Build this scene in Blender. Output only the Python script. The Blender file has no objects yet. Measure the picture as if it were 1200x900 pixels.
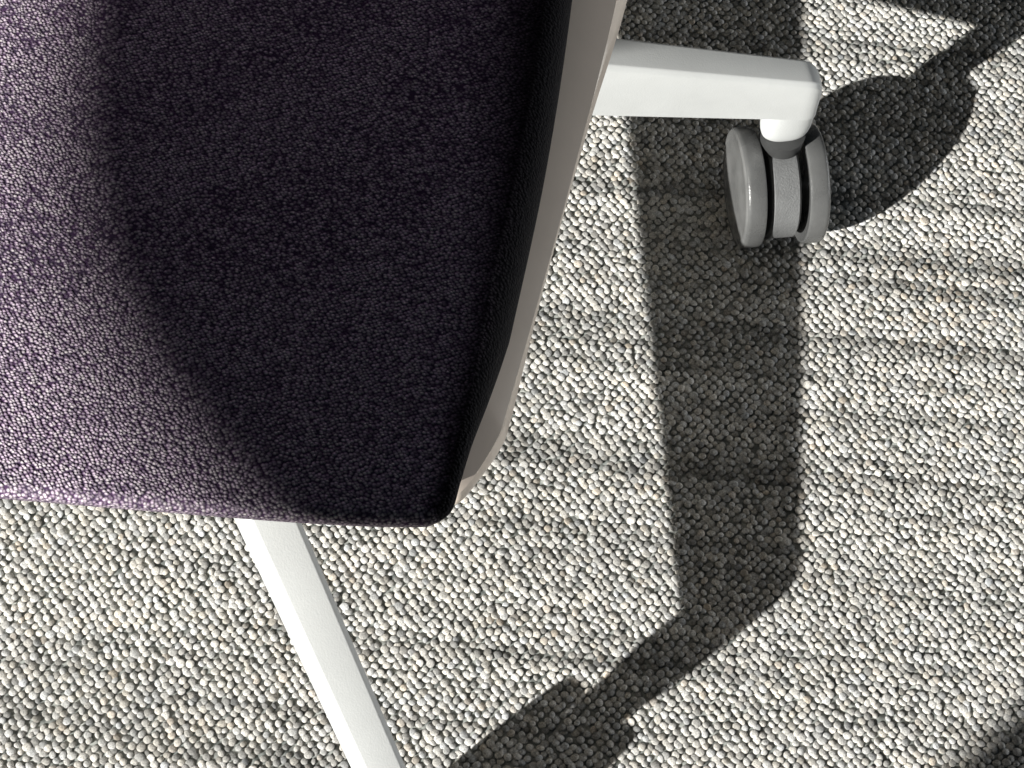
import bpy, bmesh, math, random
import numpy as np
from mathutils import Vector, Matrix

C = bpy.context.scene.collection
S = bpy.context.scene
random.seed(4)
rng = np.random.default_rng(4)

# ------------------------------------------------------------------ camera
cam_d = bpy.data.cameras.new("camera")
cam = bpy.data.objects.new("camera", cam_d)
C.objects.link(cam)
cam_d.sensor_width = 36.0
cam_d.lens = 81.03
cam_d.clip_start = 0.01
cam_d.clip_end = 200
rt = Vector((0.99565823, 0.08237235, 0.04335309))
up = Vector((-0.09308434, 0.88107955, 0.46371773))
fw = Vector((0.0, 0.46573987, -0.88492168))
M = Matrix((rt, up, -fw)).transposed().to_4x4()
M.translation = Vector((0, 0, 0.98830699))
cam.matrix_world = M
S.camera = cam

# ------------------------------------------------------------------ light
SUN_AZ, SUN_EL = math.radians(45.15), math.radians(25.65)      # direction the light travels, height of its source
w = bpy.data.worlds.new("World")
S.world = w
w.use_nodes = True
bg = w.node_tree.nodes["Background"]
bg.inputs[0].default_value = (0.50, 0.78, 1.0, 1)
bg.inputs[1].default_value = 0.017
tgt = Vector((0.0, 0.5, 0.2))
DIST = 30.0
lamp_d = bpy.data.lights.new("window_sunlight", 'SPOT')
lamp_d.energy = 86000
lamp_d.color = (1.0, 0.982, 0.945)
lamp_d.shadow_soft_size = 0.17
lamp_d.spot_size = math.radians(25)
lamp_d.spot_blend = 0.2
lamp = bpy.data.objects.new("window_sunlight", lamp_d)
C.objects.link(lamp)
ldir = Vector((math.cos(SUN_AZ) * math.cos(SUN_EL), math.sin(SUN_AZ) * math.cos(SUN_EL), -math.sin(SUN_EL)))
lamp.location = tgt - ldir * DIST
lamp.rotation_euler = ldir.to_track_quat('-Z', 'Y').to_euler()
fill_d = bpy.data.lights.new("side_fill_light", 'AREA')  # added fill lamp low on the right, brightens the seat shell
fill_d.shape = 'RECTANGLE'
fill_d.size, fill_d.size_y = 1.8, 0.28
fill_d.energy = 18
fill_d.color = (0.96, 0.98, 1.0)
fill = bpy.data.objects.new("side_fill_light", fill_d)
C.objects.link(fill)
fill.location = (2.2, 1.0, 0.20)
fill.rotation_euler = (Vector((0, 0.4, 0.36)) - fill.location).to_track_quat('-Z', 'Y').to_euler()
S.view_settings.view_transform = 'Standard'
S.view_settings.look = 'None'
S.view_settings.exposure = 0.0
S.view_settings.gamma = 1.0

# ------------------------------------------------------------------ materials
def mat(name):
    m = bpy.data.materials.new(name)
    m.use_nodes = True
    nt = m.node_tree
    b = nt.nodes["Principled BSDF"]
    def n(t, **kw):
        x = nt.nodes.new(t)
        for k, v in kw.items():
            setattr(x, k, v)
        return x
    def l(a, bb):
        nt.links.new(a, bb)
    return m, nt, b, n, l

def mixc(n, l, fac, a, b, blend='MIX'):
    x = n('ShaderNodeMix', data_type='RGBA', blend_type=blend)
    for s, v in ((0, fac), (6, a), (7, b)):
        if hasattr(v, 'is_output'):
            l(v, x.inputs[s])
        else:
            x.inputs[s].default_value = v
    return x.outputs[2]

def ramp(n, l, src, p0, p1, c0=(0, 0, 0, 1), c1=(1, 1, 1, 1)):
    r = n('ShaderNodeValToRGB')
    r.color_ramp.elements[0].position = p0
    r.color_ramp.elements[1].position = p1
    r.color_ramp.elements[0].color = c0
    r.color_ramp.elements[1].color = c1
    l(src, r.inputs[0])
    return r.outputs[0]

def plastic(name, col, rough, grain=0.0, grain_scale=900, var=0.06, spec=0.5):
    m, nt, b, n, l = mat(name)
    tc = n('ShaderNodeTexCoord')
    nz = n('ShaderNodeTexNoise')
    nz.inputs['Scale'].default_value = 38
    nz.inputs['Detail'].default_value = 6
    nz.inputs['Roughness'].default_value = 0.65
    l(tc.outputs['Object'], nz.inputs['Vector'])
    c0 = tuple(x * (1 - var) for x in col) + (1,)
    c1 = tuple(min(1, x * (1 + var)) for x in col) + (1,)
    l(ramp(n, l, nz.outputs[0], 0.3, 0.7, c0, c1), b.inputs['Base Color'])
    mr = n('ShaderNodeMapRange')
    mr.inputs['To Min'].default_value = rough - 0.07
    mr.inputs['To Max'].default_value = rough + 0.07
    l(nz.outputs[0], mr.inputs['Value'])
    l(mr.outputs[0], b.inputs['Roughness'])
    b.inputs['Specular IOR Level'].default_value = spec
    if grain:
        g = n('ShaderNodeTexNoise')
        g.inputs['Scale'].default_value = grain_scale
        g.inputs['Detail'].default_value = 2
        l(tc.outputs['Object'], g.inputs['Vector'])
        bp = n('ShaderNodeBump')
        bp.inputs['Strength'].default_value = grain
        bp.inputs['Distance'].default_value = 0.0004
        l(g.outputs[0], bp.inputs['Height'])
        l(bp.outputs[0], b.inputs['Normal'])
    return m

M_white = plastic("white_painted_metal", (0.615, 0.632, 0.625), 0.42, 0.22, 1300, 0.035, 0.4)
M_shell = plastic("warm_white_plastic", (0.92, 0.80, 0.69), 0.24, 0.06, 500, 0.03)
M_wheel = plastic("grey_caster_plastic", (0.150, 0.152, 0.150), 0.24, 0.2, 1500, 0.3, 0.8)
M_tread = plastic("dark_grey_tread", (0.112, 0.114, 0.113), 0.28, 0.3, 1500, 0.2)
M_body = plastic("grey_caster_housing", (0.165, 0.169, 0.170), 0.5, 0.7, 1100, 0.2)
M_dark = plastic("black_plastic", (0.045, 0.046, 0.046), 0.45, 0.2, 900, 0.2)
M_steel = plastic("brushed_steel", (0.45, 0.46, 0.47), 0.3, 0.1, 1200, 0.08)
M_steel.node_tree.nodes["Principled BSDF"].inputs['Metallic'].default_value = 1.0
M_wood = plastic("pale_laminate", (0.52, 0.45, 0.36), 0.45, 0.1, 300, 0.10)

def carpet_backing():
    m, nt, b, n, l = mat("carpet_backing")
    tc = n('ShaderNodeTexCoord')
    mp = n('ShaderNodeMapping')
    mp.inputs['Scale'].default_value = (1, 1.25, 1)
    l(tc.outputs['Object'], mp.inputs[0])
    v = n('ShaderNodeTexVoronoi')
    v.inputs['Scale'].default_value = 215
    l(mp.outputs[0], v.inputs['Vector'])
    # beyond the built loops the weave goes on as colour and relief
    ln = n('ShaderNodeVectorMath', operation='ABSOLUTE')
    mp2 = n('ShaderNodeMapping')
    mp2.inputs['Location'].default_value = (0, -0.60, 0)
    l(tc.outputs['Object'], mp2.inputs[0])
    l(mp2.outputs[0], ln.inputs[0])
    sep = n('ShaderNodeSeparateXYZ')
    l(ln.outputs[0], sep.inputs[0])
    mx = n('ShaderNodeMath', operation='MAXIMUM')
    l(sep.outputs[0], mx.inputs[0]); l(sep.outputs[1], mx.inputs[1])
    gt = n('ShaderNodeMath', operation='GREATER_THAN')
    l(mx.outputs[0], gt.inputs[0]); gt.inputs[1].default_value = 0.745
    far = ramp(n, l, v.outputs['Distance'], 0.25, 0.62, (0.52, 0.50, 0.45, 1), (0.06, 0.065, 0.062, 1))
    nz = n('ShaderNodeTexNoise')
    nz.inputs['Scale'].default_value = 160
    nz.inputs['Detail'].default_value = 3
    l(tc.outputs['Object'], nz.inputs['Vector'])
    near = ramp(n, l, nz.outputs[0], 0.35, 0.7, (0.17, 0.183, 0.176, 1), (0.42, 0.43, 0.40, 1))
    l(mixc(n, l, gt.outputs[0], near, far), b.inputs['Base Color'])
    b.inputs['Roughness'].default_value = 0.95
    b.inputs['Specular IOR Level'].default_value = 0.1
    bp = n('ShaderNodeBump', invert=True)
    bp.inputs['Strength'].default_value = 1.0
    bp.inputs['Distance'].default_value = 0.002
    l(v.outputs['Distance'], bp.inputs['Height'])
    l(bp.outputs[0], b.inputs['Normal'])
    return m
M_backing = carpet_backing()

def yarn():
    m, nt, b, n, l = mat("carpet_yarn")
    at = n('ShaderNodeAttribute', attribute_type='INSTANCER', attribute_name='tint')
    tc = n('ShaderNodeTexCoord')
    geo = n('ShaderNodeNewGeometry')
    nz = n('ShaderNodeTexNoise')
    nz.inputs['Scale'].default_value = 1300
    nz.inputs['Detail'].default_value = 3
    nz.inputs['Roughness'].default_value = 0.7
    l(geo.outputs['Position'], nz.inputs['Vector'])
    f = ramp(n, l, nz.outputs[0], 0.34, 0.62, (0.56, 0.56, 0.56, 1), (1.08, 1.07, 1.06, 1))
    l(mixc(n, l, 1.0, at.outputs['Color'], f, 'MULTIPLY'), b.inputs['Base Color'])
    b.inputs['Roughness'].default_value = 0.9
    b.inputs['Specular IOR Level'].default_value = 0.15
    b.inputs['Sheen Weight'].default_value = 0.08
    bp = n('ShaderNodeBump')
    bp.inputs['Strength'].default_value = 0.55
    bp.inputs['Distance'].default_value = 0.0006
    l(nz.outputs[0], bp.inputs['Height'])
    l(bp.outputs[0], b.inputs['Normal'])
    return m
M_yarn = yarn()

def fabric():
    m, nt, b, n, l = mat("purple_woven_fabric")
    tc = n('ShaderNodeTexCoord')
    wob = n('ShaderNodeTexNoise')
    wob.inputs['Scale'].default_value = 90
    wob.inputs['Detail'].default_value = 2
    l(tc.outputs['Object'], wob.inputs['Vector'])
    addv = mixc(n, l, 0.0007, tc.outputs['Object'], wob.outputs['Color'], 'LINEAR_LIGHT')
    mp = n('ShaderNodeMapping')
    mp.inputs['Rotation'].default_value = (0, 0, math.radians(-28))
    mp.inputs['Scale'].default_value = (1.0, 1.18, 1.0)
    l(addv, mp.inputs[0])
    v = n('ShaderNodeTexVoronoi')
    v.inputs['Scale'].default_value = 940
    v.inputs['Randomness'].default_value = 0.72
    l(mp.outputs[0], v.inputs['Vector'])
    dot = ramp(n, l, v.outputs['Distance'], 0.20, 0.72, (1, 1, 1, 1), (0, 0, 0, 1))
    sc = n('ShaderNodeSeparateColor')
    l(v.outputs['Color'], sc.inputs[0])
    rnd = ramp(n, l, sc.outputs[0], 0.0, 0.75, (0.25, 0.25, 0.25, 1), (1, 1, 1, 1))
    pw = n('ShaderNodeMath', operation='MULTIPLY')
    l(dot, pw.inputs[0]); l(rnd, pw.inputs[1])
    big = n('ShaderNodeTexNoise')
    big.inputs['Scale'].default_value = 420
    big.inputs['Detail'].default_value = 2
    l(tc.outputs['Object'], big.inputs['Vector'])
    hue = ramp(n, l, big.outputs[0], 0.38, 0.62, (0.090, 0.046, 0.110, 1), (0.070, 0.048, 0.092, 1))
    tip = ramp(n, l, sc.outputs[1], 0.1, 0.9, (0.90, 0.72, 0.88, 1), (0.95, 0.87, 0.88, 1))
    # shade on the rolled sides put into the colour: nubs fade to near-black
    at = n('ShaderNodeAttribute', attribute_name='edge_shade')
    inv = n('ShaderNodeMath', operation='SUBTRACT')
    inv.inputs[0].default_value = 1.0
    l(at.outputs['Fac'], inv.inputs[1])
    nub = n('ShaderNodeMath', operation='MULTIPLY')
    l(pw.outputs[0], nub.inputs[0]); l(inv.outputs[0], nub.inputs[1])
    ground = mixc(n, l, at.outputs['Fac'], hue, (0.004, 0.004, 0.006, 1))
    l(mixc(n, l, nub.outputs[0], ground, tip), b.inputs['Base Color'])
    b.inputs['Roughness'].default_value = 0.75
    b.inputs['Specular IOR Level'].default_value = 0.10
    b.inputs['Sheen Weight'].default_value = 0.04
    b.inputs['Sheen Roughness'].default_value = 0.4
    b.inputs['Sheen Tint'].default_value = (0.85, 0.70, 0.95, 1)
    bp = n('ShaderNodeBump')
    bp.inputs['Strength'].default_value = 1.0
    bp.inputs['Distance'].default_value = 0.00042
    l(dot, bp.inputs['Height'])
    l(bp.outputs[0], b.inputs['Normal'])
    return m
M_fabric = fabric()

# ------------------------------------------------------------------ helpers
def link_mesh(name, verts, faces, mats, parent=None, loc=(0, 0, 0), smooth=True, midx=None, fix=True, angle=40):
    me = bpy.data.meshes.new(name)
    me.from_pydata([tuple(v) for v in verts], [], faces)
    if not isinstance(mats, (list, tuple)):
        mats = [mats]
    for m in mats:
        me.materials.append(m)
    if midx is not None:
        me.polygons.foreach_set("material_index", midx)
    if fix:
        bm = bmesh.new(); bm.from_mesh(me)
        bmesh.ops.recalc_face_normals(bm, faces=bm.faces)
        bm.to_mesh(me); bm.free()
    if smooth:
        me.polygons.foreach_set("use_smooth", [True] * len(me.polygons))
        me.set_sharp_from_angle(angle=math.radians(angle))
    me.update()
    o = bpy.data.objects.new(name, me)
    C.objects.link(o)
    if parent:
        o.parent = parent
    o.location = loc
    return o

class MB:
    """collects vertices and faces of one mesh"""
    def __init__(s):
        s.v, s.f, s.m = [], [], []
    def loft(s, rings, cap0=True, cap1=True, mi=0, closed=False):
        k = len(rings[0]); o = len(s.v)
        for r in rings:
            s.v += [tuple(p) for p in r]
        n = len(rings)
        for i in range(n if closed else n - 1):
            a = o + i * k; b = o + ((i + 1) % n) * k
            for j in range(k):
                jj = (j + 1) % k
                s.f.append((a + j, a + jj, b + jj, b + j)); s.m.append(mi)
        if not closed:
            if cap0: s.f.append(tuple(o + j for j in range(k))); s.m.append(mi)
            if cap1: s.f.append(tuple(o + (n - 1) * k + j for j in range(k))); s.m.append(mi)
    def lathe(s, prof, axis='Z', org=(0, 0, 0), k=48, mi=0, squash=(1, 1)):
        rings = []
        for r, h in prof:
            ring = []
            for j in range(k):
                a = 2 * math.pi * j / k
                x, y = r * math.cos(a) * squash[0], r * math.sin(a) * squash[1]
                p = (x, y, h) if axis == 'Z' else (h, x, y)
                ring.append((p[0] + org[0], p[1] + org[1], p[2] + org[2]))
            rings.append(ring)
        s.loft(rings, mi=mi)
    def build(s, name, mats, parent=None, loc=(0, 0, 0), angle=40):
        return link_mesh(name, s.v, s.f, mats, parent, loc, True, s.m, True, angle)

def spline(pts, n):
    """Catmull-Rom through an open list of points"""
    out = []
    P = [pts[0]] + list(pts) + [pts[-1]]
    for i in range(1, len(P) - 2):
        p0, p1, p2, p3 = [np.array(q, float) for q in P[i - 1:i + 3]]
        for t in np.linspace(0, 1, n, endpoint=False):
            out.append(0.5 * (2 * p1 + (p2 - p0) * t + (2 * p0 - 5 * p1 + 4 * p2 - p3) * t * t + (3 * p1 - p0 - 3 * p2 + p3) * t ** 3))
    out.append(np.array(pts[-1], float))
    return out

# ------------------------------------------------------------------ carpet
me_v = [(-5, -4, 0), (5, -4, 0), (5, 6, 0), (-5, 6, 0)]
carpet = link_mesh("carpet", me_v, [(0, 1, 2, 3)], M_backing, smooth=False)
carpet['kind'] = 'structure'
carpet['label'] = "pale grey loop pile carpet with darker woven streaks"

def smooth_noise(n, step, amp=1.0):
    k = int(n / step) + 3
    a = rng.normal(size=k)
    x = np.arange(n) / step
    i = x.astype(int); t = x - i; t = t * t * (3 - 2 * t)
    return amp * (a[i] * (1 - t) + a[i + 1] * t)

DX, DY = 0.00452, 0.00268
X0, X1, Y0, Y1 = -0.75, 0.75, -0.15, 1.35
nx, ny = int((X1 - X0) / DX), int((Y1 - Y0) / DY)
pts, cols, rots, scs = [], [], [], []
def field(fy, fx):
    a = rng.normal(size=(int(ny / fy) + 3, int(nx / fx) + 3))
    jj, ii = np.arange(ny) / fy, np.arange(nx) / fx
    j0, i0 = jj.astype(int), ii.astype(int)
    tj, ti = (jj - j0)[:, None], (ii - i0)[None, :]
    tj, ti = tj * tj * (3 - 2 * tj), ti * ti * (3 - 2 * ti)
    A = lambda p, q: a[np.ix_(j0 + p, i0 + q)]
    return A(0, 0) * (1 - tj) * (1 - ti) + A(1, 0) * tj * (1 - ti) + A(0, 1) * (1 - tj) * ti + A(1, 1) * tj * ti
streaks = field(1.4, 30) + 0.65 * field(2.6, 55) + 0.35 * field(1.0, 12)
band = smooth_noise(ny, 7) + 0.8 * smooth_noise(ny, 3)
rowtone = 0.6 * rng.normal(size=ny) + 0.5 * smooth_noise(ny, 6)
for j in range(ny):
    y = Y0 + j * DY
    xs = X0 + (np.arange(nx) + (0.5 if j % 2 else 0)) * DX
    wave = smooth_noise(nx, 26, 0.0002)
    px_ = xs + rng.normal(size=nx) * 0.00040
    py_ = y + wave * 0.6 + rng.normal(size=nx) * 0.00040
    streak = streaks[j] + 0.25 * rowtone[j]
    dark = 1 / (1 + np.exp(-(streak - 1.35) * 2.2))
    t = rng.random(nx)
    lum = 0.70 - 0.09 * (t ** 2.0) + rng.normal(size=nx) * 0.04
    lum = lum * (1 - 0.30 * dark * (0.35 + 0.65 * rng.random(nx)))
    odd = rng.random(nx)
    lum = np.where(odd < 0.08 + 0.25 * dark, lum * 0.62, lum)
    lum = lum * (1 + 0.14 * np.clip(0.25 * band[j] - streak, -2.4, 1.2))
    lum = np.clip(lum, 0.06, 0.86)
    warm = rng.normal(size=nx) * 0.02
    col = np.stack([lum * (1.0 + warm), lum * (0.985 + warm * 0.2), lum * (0.935 - warm), np.ones(nx)], 1)
    patch = np.exp(-((xs - 0.205) ** 2 + (y - 0.60) ** 2) / 0.03 ** 2) + np.exp(-((xs - 0.215) ** 2 + (y - 0.575) ** 2) / 0.02 ** 2)
    pk = rng.random(nx) < 0.025 + 0.25 * patch
    col[pk] *= np.array([1.0, 0.935, 0.87, 1])
    s = 1 + rng.normal(size=nx) * 0.10 - 0.12 * dark
    h = 1 + rng.normal(size=nx) * 0.12 - 0.15 * dark
    pts.append(np.stack([px_, py_, np.full(nx, 0.0003) + rng.normal(size=nx) * 0.00020], 1))
    cols.append(col)
    rots.append(np.stack([np.radians(-9 + rng.normal(size=nx) * 8), np.radians(rng.normal(size=nx) * 10), np.radians(10 + rng.normal(size=nx) * 40)], 1))
    scs.append(np.stack([s * (0.98 + 0.1 * rng.normal(size=nx)), s, h], 1))
pts, cols, rots, scs = map(np.concatenate, (pts, cols, rots, scs))
me = bpy.data.meshes.new("loop_pile")
me.vertices.add(len(pts))
me.vertices.foreach_set("co", pts.astype(np.float32).ravel())
a = me.attributes.new("tint", 'FLOAT_COLOR', 'POINT'); a.data.foreach_set("color", cols.astype(np.float32).ravel())
a = me.attributes.new("turn", 'FLOAT_VECTOR', 'POINT'); a.data.foreach_set("vector", rots.astype(np.float32).ravel())
a = me.attributes.new("size", 'FLOAT_VECTOR', 'POINT'); a.data.foreach_set("vector", scs.astype(np.float32).ravel())
pile = bpy.data.objects.new("loop_pile", me)
C.objects.link(pile)
pile.parent = carpet
pile['kind'] = 'stuff'
g = bpy.data.node_groups.new("loop_scatter", 'GeometryNodeTree')
g.interface.new_socket("Geometry", in_out='INPUT', socket_type='NodeSocketGeometry')
g.interface.new_socket("Geometry", in_out='OUTPUT', socket_type='NodeSocketGeometry')
gn = g.nodes.new
gi, go = gn('NodeGroupInput'), gn('NodeGroupOutput')
ico = gn('GeometryNodeMeshIcoSphere'); ico.inputs['Radius'].default_value = 1.0; ico.inputs['Subdivisions'].default_value = 3
tr = gn('GeometryNodeTransform'); tr.inputs['Scale'].default_value = (0.00178, 0.00196, 0.00092); tr.inputs['Translation'].default_value = (0, 0, 0.0003)
sm = gn('GeometryNodeSetShadeSmooth')
sp = gn('GeometryNodeSetMaterial'); sp.inputs['Material'].default_value = M_yarn
iop = gn('GeometryNodeInstanceOnPoints')
na = gn('GeometryNodeInputNamedAttribute'); na.data_type = 'FLOAT_VECTOR'; na.inputs['Name'].default_value = "turn"
nb = gn('GeometryNodeInputNamedAttribute'); nb.data_type = 'FLOAT_VECTOR'; nb.inputs['Name'].default_value = "size"
e2r = gn('FunctionNodeEulerToRotation')
L = g.links.new
L(ico.outputs['Mesh'], tr.inputs['Geometry']); L(tr.outputs[0], sm.inputs['Geometry']); L(sm.outputs[0], sp.inputs['Geometry'])
L(gi.outputs[0], iop.inputs['Points']); L(sp.outputs[0], iop.inputs['Instance'])
L(na.outputs['Attribute'], e2r.inputs[0]); L(e2r.outputs[0], iop.inputs['Rotation']); L(nb.outputs['Attribute'], iop.inputs['Scale'])
L(iop.outputs[0], go.inputs[0])
md = pile.modifiers.new("loops", 'NODES'); md.node_group = g

# ------------------------------------------------------------------ chair
HX, HY = -0.2045, 0.5582
chair = bpy.data.objects.new("office_chair", None)
C.objects.link(chair)
chair.location = (HX, HY, 0.0016)
chair['label'] = "swivel chair with dark purple speckled seat, pale plastic shell and white star base on casters"
chair['category'] = "chair"

# --- seat outline (right half, hub-relative), from front centre round to the rear centre
RIGHT = [(-0.2045, 0.2478), (-0.135, 0.2482), (-0.0725, 0.2489), (-0.0425, 0.2497), (-0.0222, 0.2512), (-0.0162, 0.2530),
         (-0.0128, 0.2566), (-0.0113, 0.2651), (-0.0092, 0.2775), (-0.0061, 0.2919), (-0.0026, 0.3102), (-0.0010, 0.3221), (0.0043, 0.3745), (0.0075, 0.4372),
         (0.0085, 0.52), (0.006, 0.60), (-0.004, 0.68), (-0.028, 0.738), (-0.075, 0.765), (-0.14, 0.774), (-0.2045, 0.776)]
half = spline([(x - HX, y - HY) for x, y in RIGHT], 8)
outline = [np.array(p) for p in half] + [np.array((-p[0], p[1])) for p in half[-2:0:-1]]
outline = np.array(outline)
cen = np.array((0.0, -0.04))

def dish(x, y):
    wy = y + HY
    t = min(1, max(0, (wy - 0.275) / 0.20)); t = t * t * (3 - 2 * t)
    t2 = min(1, max(0, (0.70 - wy) / 0.15)); t2 = t2 * t2 * (3 - 2 * t2)
    return -0.004 * t * t2 * max(0, 1 - (x / 0.20) ** 2)

ZT, ZM = 0.4270, 0.400
mb = MB()
rings = []
ds = [0.0, 0.04, 0.12, 0.25, 0.42, 0.62, 0.82, 1.0]
n_out = len(outline)
nrm = []
for i in range(n_out):
    d = outline[(i + 1) % n_out] - outline[i - 1]
    d /= np.hypot(*d)
    nrm.append(np.array((d[1], -d[0])))
nrm = np.array(nrm)
def side_at(i):
    s_ = min(1.0, max(0.0, (outline[i][1] + HY - 0.262) / 0.06))
    return s_ * s_ * (3 - 2 * s_)
def rd_at(i):
    return 0.0030 + 0.005 * side_at(i)
def zm_at(i):
    return 0.4238 - 0.0098 * side_at(i)
def inset(i, d):
    # move towards the centre so that rings never cross at the corners
    v = cen - outline[i]; L_ = np.hypot(*v)
    c = max(0.35, -(v / L_) @ nrm[i] * 1.0)
    return outline[i] + v / L_ * min(d / c, 0.5 * L_)
# underside -> side -> rolled edge -> crown
def ring(fd, fz):
    return [(*inset(i, fd(i)), fz(i)) for i in range(n_out)]
R_ = []
R_.append(ring(lambda i: 0.040, lambda i: 0.388))
R_.append(ring(lambda i: 0.026, lambda i: 0.388))
R_.append(ring(lambda i: 0.008, lambda i: zm_at(i) - 0.011))
R_.append(ring(lambda i: 0.002, lambda i: zm_at(i) - 0.006))
for k in ds:
    a = k * math.pi / 2
    R_.append(ring(lambda i: rd_at(i) * (1 - math.cos(a)), lambda i: zm_at(i) + (ZT - zm_at(i)) * math.sin(a)))
last = np.array([p[:2] for p in R_[-1]])
for t in np.concatenate([np.linspace(0.012, 0.24, 20), np.linspace(0.27, 0.97, 24)]):
    r = []
    for i in range(n_out):
        p = last[i] * (1 - t) + cen * t
        r.append((p[0], p[1], ZT + dish(*p)))
    R_.append(r)
mb.loft(R_)
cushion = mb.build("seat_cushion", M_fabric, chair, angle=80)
shade_attr = cushion.data.attributes.new("edge_shade", 'FLOAT', 'POINT')  # painted shade mask, darkest along the cushion's side edges
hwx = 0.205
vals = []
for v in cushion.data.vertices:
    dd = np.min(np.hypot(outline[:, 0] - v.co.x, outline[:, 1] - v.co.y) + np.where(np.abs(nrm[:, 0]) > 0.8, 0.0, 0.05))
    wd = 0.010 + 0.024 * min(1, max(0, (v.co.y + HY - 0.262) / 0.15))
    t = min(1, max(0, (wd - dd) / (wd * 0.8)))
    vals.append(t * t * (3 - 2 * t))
shade_attr.data.foreach_set("value", vals)

# --- seat shell: a lip that shows beside the cushion, with a bevelled rim
OUTER = [(-0.2045, 0.2826), (-0.139, 0.2825), (-0.0747, 0.2823), (-0.040, 0.2821), (-0.022, 0.2818), (-0.0160, 0.2812),
         (-0.0119, 0.2822), (-0.0073, 0.2890), (-0.0012, 0.3010), (0.0009, 0.3113), (0.0075, 0.3593), (0.0169, 0.4173), (0.0262, 0.4690),
         (0.0320, 0.53), (0.031, 0.60), (0.020, 0.69), (-0.014, 0.757), (-0.07, 0.788), (-0.14, 0.797), (-0.2045, 0.799)]
INNER = [(-0.2045, 0.2836), (-0.139, 0.2835), (-0.0747, 0.2832), (-0.040, 0.2826), (-0.022, 0.2800), (-0.0160, 0.2776),
         (-0.0122, 0.2778), (-0.0077, 0.2850), (-0.0026, 0.2968), (-0.0006, 0.3066), (0.0048, 0.3390), (0.0130, 0.3915), (0.0221, 0.4580),
         (0.0280, 0.53), (0.027, 0.60), (0.016, 0.69), (-0.018, 0.753), (-0.07, 0.784), (-0.14, 0.793), (-0.2045, 0.795)]
def closed(pts):
    hs = spline([(x - HX, y - HY) for x, y in pts], 8)
    return np.array([np.array(p) for p in hs] + [np.array((-p[0], p[1])) for p in hs[-2:0:-1]])
so, si = closed(OUTER), closed(INNER)
ns = len(so)
def s_ring(base, d, z):
    out = []
    for p in base:
        v = cen - p; L_ = np.hypot(*v)
        q = p + v / L_ * d
        out.append((q[0], q[1], z))
    return out
mb = MB()
mb.loft([s_ring(si, 0.13, 0.388), s_ring(si, 0.050, 0.389), s_ring(si, 0.026, 0.397), s_ring(si, 0.016, 0.3985), s_ring(si, 0.008, 0.3950), s_ring(si, 0.0, 0.3890),
         s_ring(so, 0.0011, 0.3800), s_ring(so, 0.0, 0.3760), s_ring(so, 0.0006, 0.3720), s_ring(so, 0.004, 0.3690), s_ring(so, 0.030, 0.362), s_ring(so, 0.13, 0.352)], True, True)
shell = mb.build("seat_shell", M_shell, chair, angle=25)

# --- backrest behind the seat, above the picture
def panel(name, hw, z0, z1, y0, thick, m, lean=0.16, curve=0.35):
    prof = []
    K = 64
    base = []
    for k in range(K):
        a = 2 * math.pi * k / K
        e = 0.42
        cx = math.copysign(abs(math.cos(a)) ** e, math.cos(a)); sy = math.copysign(abs(math.sin(a)) ** e, math.sin(a))
        base.append((cx * hw, (z0 + z1) / 2 + sy * (z1 - z0) / 2))
    def pt(x, z, off):
        return (x, y0 + (z - z0) * lean - curve * x * x + off, z)
    cz = (z0 + z1) / 2
    rings = []
    for s_, off in ((0.02, 0), (0.5, 0), (0.94, 0), (0.985, 0.15), (1.0, 0.5), (0.985, 0.85), (0.94, 1), (0.5, 1), (0.02, 1)):
        rings.append([pt(x * s_, cz + (z - cz) * s_, off * thick) for x, z in base])
    b = MB(); b.loft(rings)
    return b.build(name, m, chair, angle=60)
panel("backrest_shell", 0.225, 0.46, 0.98, 0.252, 0.014, M_shell)
panel("backrest_cushion", 0.215, 0.475, 0.97, 0.224, 0.028, M_fabric)
mb = MB()
rr = []
for y, z, hw, ht in ((0.08, 0.335, 0.035, 0.012), (0.20, 0.335, 0.035, 0.012), (0.262, 0.36, 0.034, 0.012), (0.285, 0.43, 0.032, 0.010), (0.300, 0.56, 0.030, 0.008)):
    rr.append([(hw * a, y + (ht * b if z > 0.35 else 0), z + (ht * b if z <= 0.35 else 0)) for a, b in ((-1, -1), (1, -1), (1, 1), (-1, 1))])
mb.loft(rr)
mb.build("backrest_bracket", M_white, chair)

# --- mechanism, column, hub
mb = MB()
mb.loft([[(x * s, y * s, z) for x, y in ((-0.07, -0.10), (0.07, -0.10), (0.07, 0.12), (-0.07, 0.12))] for s, z in ((0.8, 0.318), (1, 0.325), (1, 0.350), (0.9, 0.356))])
mb.build("tilt_mechanism", M_dark, chair, angle=20)
mb = MB()
mb.lathe([(0.014, 0.20), (0.014, 0.32)], k=32)
mb.lathe([(0.025, 0.20), (0.025, 0.262), (0.022, 0.266), (0.014, 0.266)], k=32)
mb.build("gas_column", M_steel, chair)
mb = MB()
mb.lathe([(0.026, 0.148), (0.036, 0.150), (0.040, 0.156), (0.040, 0.214), (0.037, 0.224), (0.030, 0.2285), (0.024, 0.2295)], k=48)
mb.build("base_hub", M_white, chair)

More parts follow.
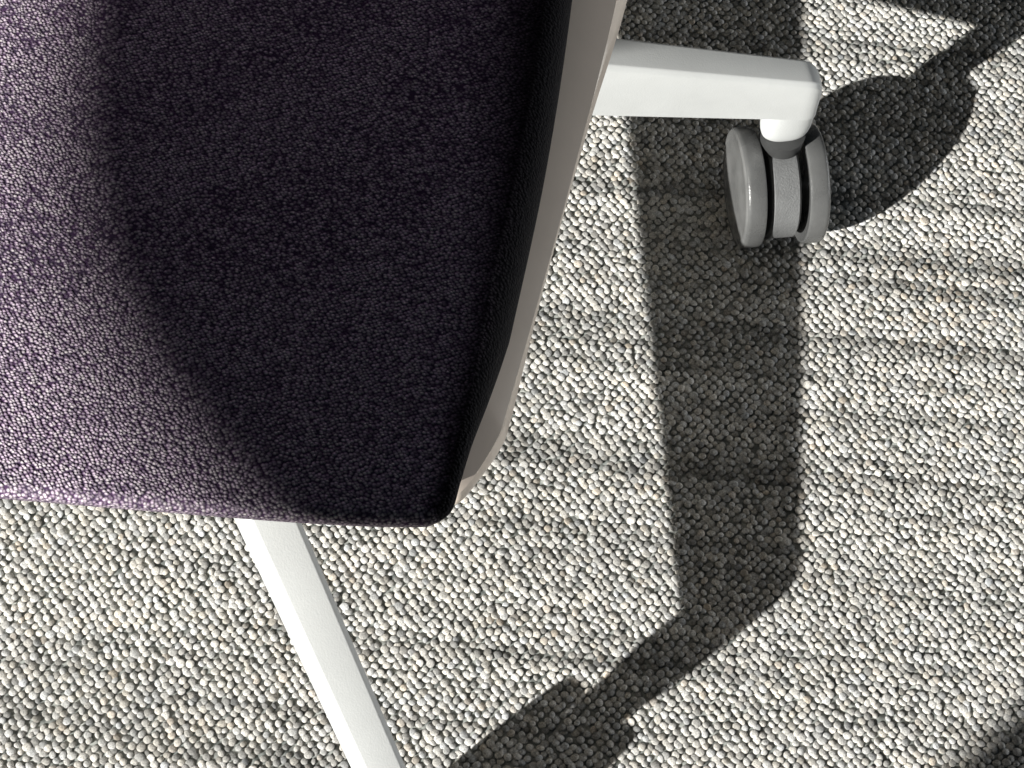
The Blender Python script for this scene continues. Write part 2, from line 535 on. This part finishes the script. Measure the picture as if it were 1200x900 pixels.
# --- legs
A1 = -58.514
RL = 0.3445
ZH, ZTIP = 0.2262, 0.1114
TH, TT = 0.0590, 0.0279
WH, WT = 0.0132, 0.0078
STEM_R = 0.3328
BOSS_Z = 0.0650
def make_leg_mesh():
    b = MB()
    rings = []
    st = list(np.linspace(0.03, 0.318, 14)) + [0.324, 0.330, 0.3350, 0.3370, 0.3395, 0.3420, 0.3437, 0.3445]
    for r in st:
        f = r / RL
        zt = ZH + (ZTIP - ZH) * f
        w_ = WH + (WT - WH) * f
        t = TH + (TT - TH) * f
        zb = zt - t
        e = max(0.0, (r - 0.3370) / 0.0075)
        q = 1 - math.sqrt(max(0, 1 - e * e))
        zt -= q * 0.0065
        u = max(0.0, (r - STEM_R) / (RL + 0.0006 - STEM_R))
        w_ *= (1 - u ** 3.6) ** (1 / 3.6)
        c = 0.0024 * (1 - 0.2 * f)          # rounded top edges
        fl = -0.0002
        prof = [(-w_ - fl, zb), (-w_ - fl, zb + t * 0.3), (-w_ - 0.0002, zt - c - 0.0006), (-w_ + 0.0001, zt - c), (-w_ + c * 0.78, zt - 0.0004), (-w_ + c, zt - 0.00008), (-w_ + c * 1.25, zt)]
        prof = prof + [(-x, z) for x, z in prof[::-1]]
        rings.append([(r, y, z) for y, z in prof])
    b.loft(rings)
    # rounded boss that holds the caster stem
    tb = ZH + (ZTIP - ZH) * STEM_R / RL - TT
    bz = BOSS_Z
    wl = WH + (WT - WH) * STEM_R / RL
    rings = []
    for rx, z in ((0.0082, bz), (0.0100, bz + 0.0005), (0.0111, bz + 0.0018), (0.0118, bz + 0.004), (0.0124, bz + 0.008), (0.0128, tb - 0.004), (0.0128, tb + 0.004), (0.0120, tb + 0.010), (0.009, tb + 0.016)):
        ry = rx / 0.0128 * (wl - 0.0004)
        ring_ = []
        for j in range(56):
            an = 2 * math.pi * j / 56
            ex = 2 / 2.5
            ring_.append((STEM_R - 0.0002 + rx * math.copysign(abs(math.cos(an)) ** ex, math.cos(an)), ry * math.copysign(abs(math.sin(an)) ** ex, math.sin(an)), z))
        rings.append(ring_)
    b.loft(rings)
    return b
leg0 = make_leg_mesh().build("leg", M_white, chair, angle=35)
leg0.rotation_euler = (0, 0, math.radians(A1))

# --- caster: housing, with two wheels, stem and axle as sub-parts
RW = 0.0300
TRAIL = 0.0080
def make_caster():
    b = MB()
    # hood between the wheels: a slightly smaller disc with a neck under the boss
    pr = []
    hwid = 0.0072
    b.lathe([(0.010, -hwid), (0.0245, -hwid), (0.0262, -hwid + 0.0012), (0.0262, hwid - 0.0012), (0.0245, hwid), (0.010, hwid)], axis='X', org=(0, -TRAIL, RW), k=48)
    b.lathe([(0.0085, 0.036), (0.0088, 0.050), (0.0086, 0.0560), (0.0080, 0.0600)], k=32)
    body = b.build("caster", M_body, chair, angle=35)
    for s in (-1, 1):
        wmb = MB()
        # inner face -> tread -> bevel -> slightly domed outer face
        x0, x1 = 0.0106, 0.0204
        prof = [(0.010, x0 + 0.002), (0.026, x0 + 0.001), (0.0288, x0), (0.0296, x0 + 0.0004), (RW, x0 + 0.0014), (RW, x1 - 0.0022), (0.02985, x1 - 0.0014), (0.0295, x1 - 0.0007), (0.0289, x1 - 0.0002)]
        cap = [(0.0289, x1 - 0.0002), (0.0282, x1 + 0.0002), (0.0272, x1 + 0.0005), (0.0262, x1 + 0.0005), (0.0255, x1 + 0.0004), (0.020, x1 + 0.0012), (0.012, x1 + 0.0018), (0.002, x1 + 0.0020)]
        for p, mi in ((prof, 1), (cap, 0)):
            wmb.lathe([(r, s * h) for r, h in p], axis='X', k=72, mi=mi)
        wo = wmb.build("wheel", [M_wheel, M_tread], body, (0, -TRAIL, RW), angle=30)
    smb = MB()
    smb.lathe([(0.0080, 0.0555), (0.0104, 0.0565), (0.0108, 0.0646), (0.006, 0.0656)], k=32)
    smb.build("stem_collar", M_dark, body)
    amb = MB()
    amb.lathe([(0.003, -0.0125), (0.003, 0.0125)], axis='X', org=(0, -TRAIL, RW), k=16)
    amb.build("axle", M_steel, body)
    return body
cast0 = make_caster()

def place_caster(o, az, turn):
    a = math.radians(az)
    o.location = (math.cos(a) * STEM_R, math.sin(a) * STEM_R, 0)
    o.rotation_euler = (0, 0, math.radians(turn))
turns = {0: -37.5, 1: 11.5, 2: 70.0, 3: -40.0, 4: 120.0}
place_caster(cast0, A1, turns[0])
for k in range(1, 5):
    l2 = leg0.copy(); C.objects.link(l2); l2.parent = chair
    l2.rotation_euler = (0, 0, math.radians(A1 + 72 * k))
    c2 = cast0.copy(); C.objects.link(c2); c2.parent = chair
    for ch in list(cast0.children):
        d = ch.copy(); C.objects.link(d); d.parent = c2
    place_caster(c2, A1 + 72 * k, turns[k])

# ------------------------------------------------------------------ unseen light blocker, added to shade the seat and a carpet corner
s_ = np.array((math.cos(SUN_AZ), math.sin(SUN_AZ))); n_ = np.array((-s_[1], s_[0]))
AZ0, AZ1, P0, P1 = -1.612, -0.960, 0.030, 0.450
Z_BLOCK = 1.25
cpos = s_ * (AZ0 + AZ1) / 2 + n_ * (P0 + P1) / 2
blocker = bpy.data.objects.new("shade_blocker", None)
C.objects.link(blocker)
blocker.location = (cpos[0], cpos[1], 0)
blocker.rotation_euler = (0, 0, SUN_AZ + 0.008)
blocker['label'] = "unseen added light blocker, a tall slab on one upright, shading the seat"
blocker['category'] = "blocker"
def rounded(hx, hy, r, k=10):
    out = []
    for cx, cy, a0 in ((hx - r, hy - r, 0), (-hx + r, hy - r, 90), (-hx + r, -hy + r, 180), (hx - r, -hy + r, 270)):
        for i in range(k + 1):
            a = math.radians(a0 + 90 * i / k)
            out.append((cx + r * math.cos(a), cy + r * math.sin(a)))
    return out
def slab(name, cx, cy, hx, hy, r, z0, z1, m, bev=0.0015):
    b = MB()
    b.loft([[(cx + x, cy + y, z) for x, y in rounded(hx - e, hy - e, r)] for e, z in ((bev, z0), (0, z0 + bev), (0, z1 - bev), (bev, z1))])
    return b.build(name, m, blocker, angle=25)
dx, dy = (AZ1 - AZ0) / 2, (P1 - P0) / 2
slab("blocker_slab", 0, 0, dx, dy, 0.200, Z_BLOCK, Z_BLOCK + 0.025, M_wood)
slab("blocker_post", dx - 0.125, -dy + 0.044, 0.034, 0.034, 0.004, 0.0145, Z_BLOCK - 0.0005, M_white)  # added upright, shades the carpet corner
slab("blocker_foot", dx - 0.20, -dy + 0.19, 0.15, 0.17, 0.02, 0.002, 0.014, M_white)
